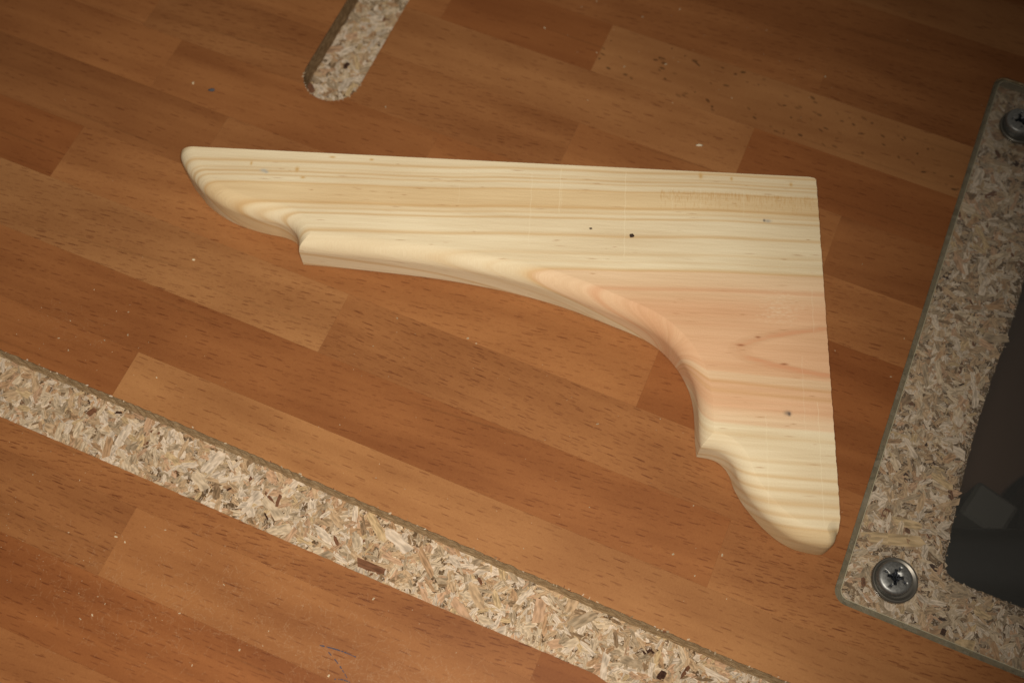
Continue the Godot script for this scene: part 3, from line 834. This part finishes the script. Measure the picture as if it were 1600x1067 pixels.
	for stroke in [[-16.3, 133.2, -2.8, 131.9], [-12.4, 134.1, -2.1, 139.8], [-6.4, 141.5, -1.0, 140.4]]:
		var p0 := Vector2(stroke[0], stroke[1]); var p1 := Vector2(stroke[2], stroke[3])
		var sh := Sheet.new()
		var n := 22
		var d := (p1 - p0).normalized().orthogonal()
		for k in n:
			if rng.randf() < 0.2: continue
			var a := p0.lerp(p1, float(k) / n); var b := p0.lerp(p1, (k + 0.92) / n)
			var wd := d * rng.randf_range(0.1, 0.26)
			var bow := d * 0.4 * sin(PI * k / n)
			a += bow; b += bow
			sh.quad(Vector3(a.x - wd.x, 0.02, a.y - wd.y) * MM, Vector3(b.x - wd.x, 0.02, b.y - wd.y) * MM, Vector3(b.x + wd.x, 0.02, b.y + wd.y) * MM, Vector3(a.x + wd.x, 0.02, a.y + wd.y) * MM, Vector3.UP)
		put("pen_stroke", sh.commit(ArrayMesh.new()), ink, top)
	# torn paper fibres along the lips of the cuts
	var mm := MultiMesh.new()
	mm.transform_format = MultiMesh.TRANSFORM_3D
	mm.use_colors = true
	mm.mesh = chip_shapes[4]
	mm.instance_count = 330
	for i in mm.instance_count:
		var p := Vector2(); var y := 0.0
		if i < 200:
			var f := far[rng.randi() % far.size()]
			p = f + Vector2(rng.randf_range(-1, 1), rng.randf_range(-0.55, 0.25))
			y = rng.randf_range(-0.5, 0.15)
		elif i < 230:
			p = near[rng.randi() % near.size()] + Vector2(rng.randf_range(-1, 1), rng.randf_range(-0.3, 0.15)); y = rng.randf_range(-0.5, 0.05)
		elif i < 260:
			p = slot[rng.randi() % 25] + Vector2(rng.randf_range(-0.3, 0.3), rng.randf_range(-0.3, 0.3))
		else:
			p = hole[rng.randi() % hole.size()] + Vector2(rng.randf_range(-1.0, 0.8), rng.randf_range(-0.8, 0.8)); y = -LEDGE_DEEP + rng.randf_range(-0.6, 0.1)
		var l := rng.randf_range(0.4, 1.5)
		mm.set_instance_transform(i, chip_place(p, y, l, l * rng.randf_range(0.2, 0.6), rng.randf_range(0.1, 0.35)))
		var t: Array = CHIP_TONES[[0, 2, 4, 7, 8, 0][rng.randi() % 6]]
		mm.set_instance_color(i, Color8(t[0], t[1], t[2]).srgb_to_linear())
	var fr := MultiMeshInstance3D.new()
	fr.name = "torn_fibres"
	fr.multimesh = mm
	fr.material_override = chip_mix
	fr.set_meta("kind", "stuff")
	top.add_child(fr, true)

func box_mesh(size: Vector3, bevel: float) -> ArrayMesh:    # bevelled box, its base at y = 0 (millimetres)
	var sh := Sheet.new()
	var lo := round_rect(-size.x / 2, -size.z / 2, size.x / 2, size.z / 2, bevel, 3)
	var hi := round_rect(-size.x / 2 + bevel, -size.z / 2 + bevel, size.x / 2 - bevel, size.z / 2 - bevel, 0.4, 3)
	var none := func(p: Vector2) -> Vector2: return p / 40.0
	wall(sh, lo, 0.0, size.y - bevel, 1.0 if Geometry2D.is_polygon_clockwise(lo) else -1.0)
	for i in lo.size():
		var j := (i + 1) % lo.size()
		var a := Vector3(lo[i].x, size.y - bevel, lo[i].y); var b := Vector3(lo[j].x, size.y - bevel, lo[j].y)
		var c := Vector3(hi[j].x, size.y, hi[j].y); var d := Vector3(hi[i].x, size.y, hi[i].y)
		var nn := Vector3((a.x + b.x) / size.x, 1.0, (a.z + b.z) / size.z).normalized()
		sh.quad(a * MM, b * MM, c * MM, d * MM, nn)
	flat_poly(sh, hi, size.y, 1.0, none)
	flat_poly(sh, lo, 0.0, -1.0, none)
	return sh.commit(ArrayMesh.new())

func in_table(s: float, y: float, t: float) -> Vector3:
	return Basis(Vector3.UP, deg_to_rad(TABLE_TURN)) * (Vector3(s, y, t) * MM)

func build_underside() -> void:
	# the cupboard under the table, seen through the opening
	var cup := thing("cabinet_interior", in_table(0, 0, 0), TABLE_TURN)
	tag(cup, "dark brown inside of the table's cabinet behind the opening under the clear plate", "cabinet", "", "structure")
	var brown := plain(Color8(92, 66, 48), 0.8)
	var sh := Sheet.new()
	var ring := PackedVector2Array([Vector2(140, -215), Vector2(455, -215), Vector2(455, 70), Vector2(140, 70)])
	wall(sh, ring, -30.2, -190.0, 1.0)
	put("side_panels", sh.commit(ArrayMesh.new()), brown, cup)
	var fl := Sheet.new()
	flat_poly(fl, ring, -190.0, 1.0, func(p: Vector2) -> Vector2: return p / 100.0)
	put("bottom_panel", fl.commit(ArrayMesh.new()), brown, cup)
	# the router hanging under the plate
	var r := thing("router", in_table(240, -150, -10), 0.0)
	tag(r, "black router body with a grey block in place of a reflection, seen dimly through the clear plate", "router")
	var black := plain(Color8(15, 15, 16), 0.35, 0.0, 0.5)
	var grey := plain(Color8(56, 55, 50), 0.6)
	var tube := lathe([[0.0, 90.0], [15.0, 90.0], [17.5, 86.0], [17.5, -86.0], [15.0, -90.0], [0.0, -90.0]], 48)
	var grip := put("grip", tube, black, r)
	grip.transform = Transform3D(Basis(Vector3.BACK, deg_to_rad(88.0)), in_table(246, -52, -19) - r.position)
	var blk := put("reflection_block", box_mesh(Vector3(19, 22, 17), 1.6), grey, r)  # grey block stands in for a soft reflection in the plate
	blk.transform = Transform3D(Basis(Vector3.UP, deg_to_rad(-38.0)), in_table(203.5, -80, -32.0) - r.position)
	var motor := put("motor_housing", lathe([[0.0, 0.0], [38.0, 0.0], [43.0, -4.0], [43.0, -28.0], [46.0, -32.0], [46.0, -39.0], [0.0, -39.0]], 56), black, r)
	motor.position = in_table(272, -102, -60) - r.position

func build_plate() -> void:
	var plate := thing("router_plate", Vector3.ZERO, TABLE_TURN)
	tag(plate, "clear acrylic plate let into the table, chipboard and black router showing through", "plate")
	var top_y := 0.25
	var low_y := -LEDGE_DEEP + 0.55
	var o := round_rect(143.85, -198.75, 445.7, 47.45, 5.0)
	var i1 := round_rect(145.6, -197.0, 443.95, 45.7, 3.4)
	var glass := StandardMaterial3D.new()
	glass.transparency = BaseMaterial3D.TRANSPARENCY_ALPHA
	glass.albedo_color = Color(0.86, 0.87, 0.82, 0.013)
	glass.roughness = 0.06
	glass.metallic_specular = 0.5
	var none := func(p: Vector2) -> Vector2: return p / 100.0
	var g := Sheet.new()
	flat_poly(g, i1, top_y, 1.0, none)
	flat_poly(g, o, low_y, -1.0, none)
	put("clear_sheet", g.commit(ArrayMesh.new()), glass, plate)
	# sawn and bevelled rim
	var rim := Sheet.new()
	for k in o.size():
		var j := (k + 1) % o.size()
		var a := Vector3(o[k].x, -1.0, o[k].y); var b := Vector3(o[j].x, -1.0, o[j].y)
		var c := Vector3(i1[j].x, top_y, i1[j].y); var d := Vector3(i1[k].x, top_y, i1[k].y)
		var out := Vector3(o[k].y - o[j].y, 0, o[j].x - o[k].x).normalized()
		if out.dot(Vector3(o[k].x - 295.0, 0, o[k].y + 75.0)) < 0: out = -out
		rim.quad(a * MM, b * MM, c * MM, d * MM, (out + Vector3.UP).normalized())
		rim.quad(a * MM, b * MM, Vector3(b.x, low_y, b.z) * MM, Vector3(a.x, low_y, a.z) * MM, out)
	var frost := plain(Color(0.50, 0.48, 0.40, 0.62), 0.4)
	frost.transparency = BaseMaterial3D.TRANSPARENCY_ALPHA
	put("bevelled_rim", rim.commit(ArrayMesh.new()), frost, plate)
	var arris := Sheet.new()  # pale strip: the highlight along the top arris, put into colour
	var i2 := round_rect(145.82, -196.78, 443.73, 45.48, 3.2)
	for k in i1.size():
		var j := (k + 1) % i1.size()
		arris.quad(Vector3(i1[k].x, top_y + 0.01, i1[k].y) * MM, Vector3(i1[j].x, top_y + 0.01, i1[j].y) * MM, Vector3(i2[j].x, top_y + 0.05, i2[j].y) * MM, Vector3(i2[k].x, top_y + 0.05, i2[k].y) * MM, Vector3.UP)
	put("rim_highlight", arris.commit(ArrayMesh.new()), plain(Color8(176, 168, 140), 0.4), plate)

	# fastenings
	var im := Image.create_empty(128, 128, false, Image.FORMAT_RGB8)
	var nb := noise_bytes(128, 128, 128, 128, 0.12, 81, 4)
	for y in 128:
		for x in 128:
			var k := 0.8 + (nb[y * 128 + x] - 128) * 0.0012
			im.set_pixel(x, y, Color(k, k * 0.99, k * 0.96))
	var steel := plain(Color(0.70, 0.71, 0.72), 0.42, 0.8)
	steel.albedo_texture = ImageTexture.create_from_image(im)
	steel.uv1_triplanar = true
	steel.uv1_scale = Vector3(60, 60, 60)
	var zinc := plain(Color8(118, 114, 106), 0.4, 0.8)
	var hollow := plain(Color(0.36, 0.37, 0.39), 0.34, 0.95)
	var wash := lathe([[3.4, 0.9], [6.9, 0.95], [7.9, 1.35], [8.3, 1.35], [8.65, 1.0], [8.65, 0.0], [3.4, 0.0], [3.4, 0.9]], 56)
	var w := thing("washer", in_table(162.3, top_y + 0.02, 32.4), TABLE_TURN)
	tag(w, "flat steel washer under the screw head at the plate's lower left corner", "washer", "washers on the clear plate")
	put("ring", wash, zinc, w).scale = Vector3(0.95, 1, 0.95)
	var w2 := w.duplicate()
	w2.name = numbered("washer", self)
	add_child(w2, true)
	w2.position = in_table(158.8, top_y + 0.02, -175.4)
	tag(w2, "flat steel washer under the screw at the plate's upper left corner", "washer", "washers on the clear plate")
	var screw := thing("screw", in_table(161.4, top_y + 0.98, 32.7), 0.0)
	tag(screw, "steel cross-head machine screw at the plate's lower left corner", "screw", "screws holding the clear plate")
	var head := CSGCombiner3D.new()
	head.name = "head"
	var dome := CSGMesh3D.new()
	dome.name = "dome"
	dome.mesh = lathe([[0.0, 4.1], [3.5, 4.06], [5.2, 3.95], [5.9, 3.7], [6.3, 3.2], [6.45, 2.5], [6.45, 0.0], [0.0, 0.0]], 56)
	dome.material = steel
	head.add_child(dome)
	for k in 2:
		var arm := CSGMesh3D.new()
		arm.name = "cross_slot"
		arm.operation = CSGShape3D.OPERATION_SUBTRACTION
		var pm := PrismMesh.new()
		pm.size = Vector3(8.6, 4.6, 1.25) * MM
		arm.mesh = pm
		arm.material = hollow
		arm.transform = Transform3D(Basis(Vector3.UP, deg_to_rad(-12.0 + 90.0 * k)) * Basis(Vector3.RIGHT, PI), Vector3(0, 3.1, 0) * MM)
		head.add_child(arm, true)
	var pit := CSGMesh3D.new()
	pit.name = "pit"
	pit.operation = CSGShape3D.OPERATION_SUBTRACTION
	var cone := CylinderMesh.new()
	cone.top_radius = 2.0 * MM
	cone.bottom_radius = 0.5 * MM
	cone.height = 3.4 * MM
	cone.radial_segments = 12
	cone.rings = 0
	pit.mesh = cone
	pit.material = hollow
	pit.position = Vector3(0, 2.75, 0) * MM
	head.add_child(pit)
	for k in 4:
		var dot := CSGSphere3D.new()
		dot.name = "dimple"
		dot.operation = CSGShape3D.OPERATION_SUBTRACTION
		dot.radius = 0.5 * MM
		dot.radial_segments = 8
		dot.rings = 5
		var a := deg_to_rad(33.0 + 90.0 * k)
		dot.position = Vector3(cos(a) * 3.7, 4.15, sin(a) * 3.7) * MM
		dot.material = hollow
		head.add_child(dot, true)
	head.scale = Vector3(0.96, 1, 0.96)
	screw.add_child(head)
	var shank := put("shank", lathe([[0.0, 0.0], [2.9, 0.0], [2.9, -7.0], [0.0, -7.0]], 20), hollow, screw)
	shank.position.y = -0.02 * MM
	var s2 := screw.duplicate()
	s2.name = numbered("screw", self)
	add_child(s2, true)
	s2.position = in_table(157.9, top_y + 0.98, -175.9)
	s2.rotation_degrees.y = 24.0
	tag(s2, "steel cross-head machine screw at the plate's upper left corner", "screw", "screws holding the clear plate")

func build_bracket() -> void:
	var b := thing("shelf_bracket", Vector3.ZERO, BRACKET_TURN)
	tag(b, "pale pine shelf bracket with curved routed edge lying flat on the table", "shelf bracket")
	rng.seed = 4
	var m := plain(Color.WHITE, 0.62, 0.0, 0.3)
	m.albedo_texture = ImageTexture.create_from_image(pine_image(1600, 1072))
	# raised fibres and the ripple left by the planer
	var hb := noise_bytes(1600, 1072, 200, 1072, 0.16, 44, 3)
	var hg := noise_bytes(1600, 1072, 1600, 1072, 0.3, 45, 2)
	for i in hb.size(): hb[i] = (hb[i] + hg[i]) >> 1
	m.heightmap_enabled = true
	m.heightmap_texture = ImageTexture.create_from_image(Image.create_from_data(1600, 1072, false, Image.FORMAT_L8, hb))
	m.heightmap_scale = 0.012
	put("board", bracket_mesh(), m, b)

func crumb(size: Vector3, sd: int) -> ArrayMesh:
	var r := RandomNumberGenerator.new()
	r.seed = sd
	var base := SphereMesh.new()
	base.radius = 0.5
	base.height = 1.0
	base.radial_segments = 9
	base.rings = 5
	var st := SurfaceTool.new()
	st.create_from(base, 0)
	var mdt := MeshDataTool.new()
	mdt.create_from_surface(st.commit(), 0)
	var seen := {}
	for i in mdt.get_vertex_count():
		var v := mdt.get_vertex(i)
		var key := v.snapped(Vector3(0.01, 0.01, 0.01))
		if not seen.has(key): seen[key] = r.randf_range(0.72, 1.15)
		mdt.set_vertex(i, (v * seen[key] + Vector3(0, 0.42, 0)) * size * MM)
	var out := ArrayMesh.new()
	mdt.commit_to_surface(out)
	st.clear()
	st.append_from(out, 0, Transform3D())
	st.generate_normals()
	return st.commit()

func build_dust() -> void:
	# single crumbs that can be picked out
	var by := Basis(Vector3.UP, deg_to_rad(BRACKET_TURN))
	var rows := [
		["crumb", by * Vector3(44.3, THICK, -39.2) * MM, Vector3(2.0, 1.2, 1.9), Color8(58, 40, 28), "dark brown crumb on the bracket's face, the larger of two", "crumb"],
		["crumb", by * Vector3(28.3, THICK, -41.7) * MM, Vector3(1.2, 0.5, 0.7), Color8(60, 42, 30), "tiny dark crumb on the bracket's face left of the larger one", "crumb"],
		["crumb", in_table(-165.1, 0, -57.9), Vector3(2.8, 1.0, 1.8), Color8(78, 80, 88), "blue-grey crumb on the table left of the short slot", "crumb"],
		["wood_flake", in_table(37.1, 0, -114.0), Vector3(3.0, 0.5, 1.3), Color8(214, 200, 172), "pale wood flake on the table above the bracket's straight edge", "wood flake"],
		["wood_flake", in_table(-174.2, 0, -58.0), Vector3(1.0, 0.6, 1.5), Color8(216, 196, 160), "small pale wood flake beside the blue-grey crumb", "wood flake"],
		["wood_flake", in_table(-131.6, 0, 17.3), Vector3(1.5, 0.6, 1.0), Color8(226, 206, 170), "pale wood flake on the left of the table below the bracket's pointed end", "wood flake"],
	]
	for i in rows.size():
		var r: Array = rows[i]
		var o := put(r[0], crumb(r[2], 60 + i), plain(r[3], 0.85), self)
		o.position = r[1]
		tag(o, r[4], r[5])
	# sawdust
	rng.seed = 99
	var mm := MultiMesh.new()
	mm.transform_format = MultiMesh.TRANSFORM_3D
	mm.use_colors = true
	mm.mesh = chip_shapes[1]
	var list := []
	for k in 430:
		var p := Vector2(rng.randf_range(-290, 240), rng.randf_range(-250, 205))
		if k < 180: p = Vector2(rng.randf_range(-170, 90), rng.randfn(138, 20))
		elif k < 230: p = Vector2(rng.randfn(30, 60), rng.randfn(-165, 16))
		elif k < 265: p = Vector2(rng.randfn(-150, 20), rng.randfn(64, 9))
		elif k < 320: p = Vector2(rng.randf_range(-60, 110), rng.randf_range(0, 78))
		if p.y > 79.5 and p.y < 106.5 or absf(p.x + 120.5) < 14.0 and p.y < -70.0 or p.x > 142.5 and p.y < 49.0 and p.y > -201.0: continue
		var w := in_table(p.x, 0, p.y)
		var q := by.inverse() * w / MM
		if Geometry2D.is_point_in_polygon(Vector2(q.x, q.z), outline): continue
		list.append(w)
	mm.instance_count = list.size()
	for i in list.size():
		var l := 0.2 + 0.6 * pow(rng.randf(), 5.0)
		var b := Basis(Vector3.UP, rng.randf() * TAU) * Basis.from_scale(Vector3(l * rng.randf_range(1.0, 1.8), 0.16, l * rng.randf_range(0.4, 0.9)) * MM)
		mm.set_instance_transform(i, Transform3D(b, list[i] + Vector3(0, 0.09 * MM, 0)))
		var g := rng.randf_range(0.55, 1.0)
		mm.set_instance_color(i, Color(0.72 * g, 0.60 * g, 0.42 * g))
	var o := MultiMeshInstance3D.new()
	o.name = "sawdust"
	o.multimesh = mm
	o.material_override = chip_mix
	add_child(o, true)
	tag(o, "fine pale sawdust specks scattered over the brown table top", "sawdust", "", "stuff")
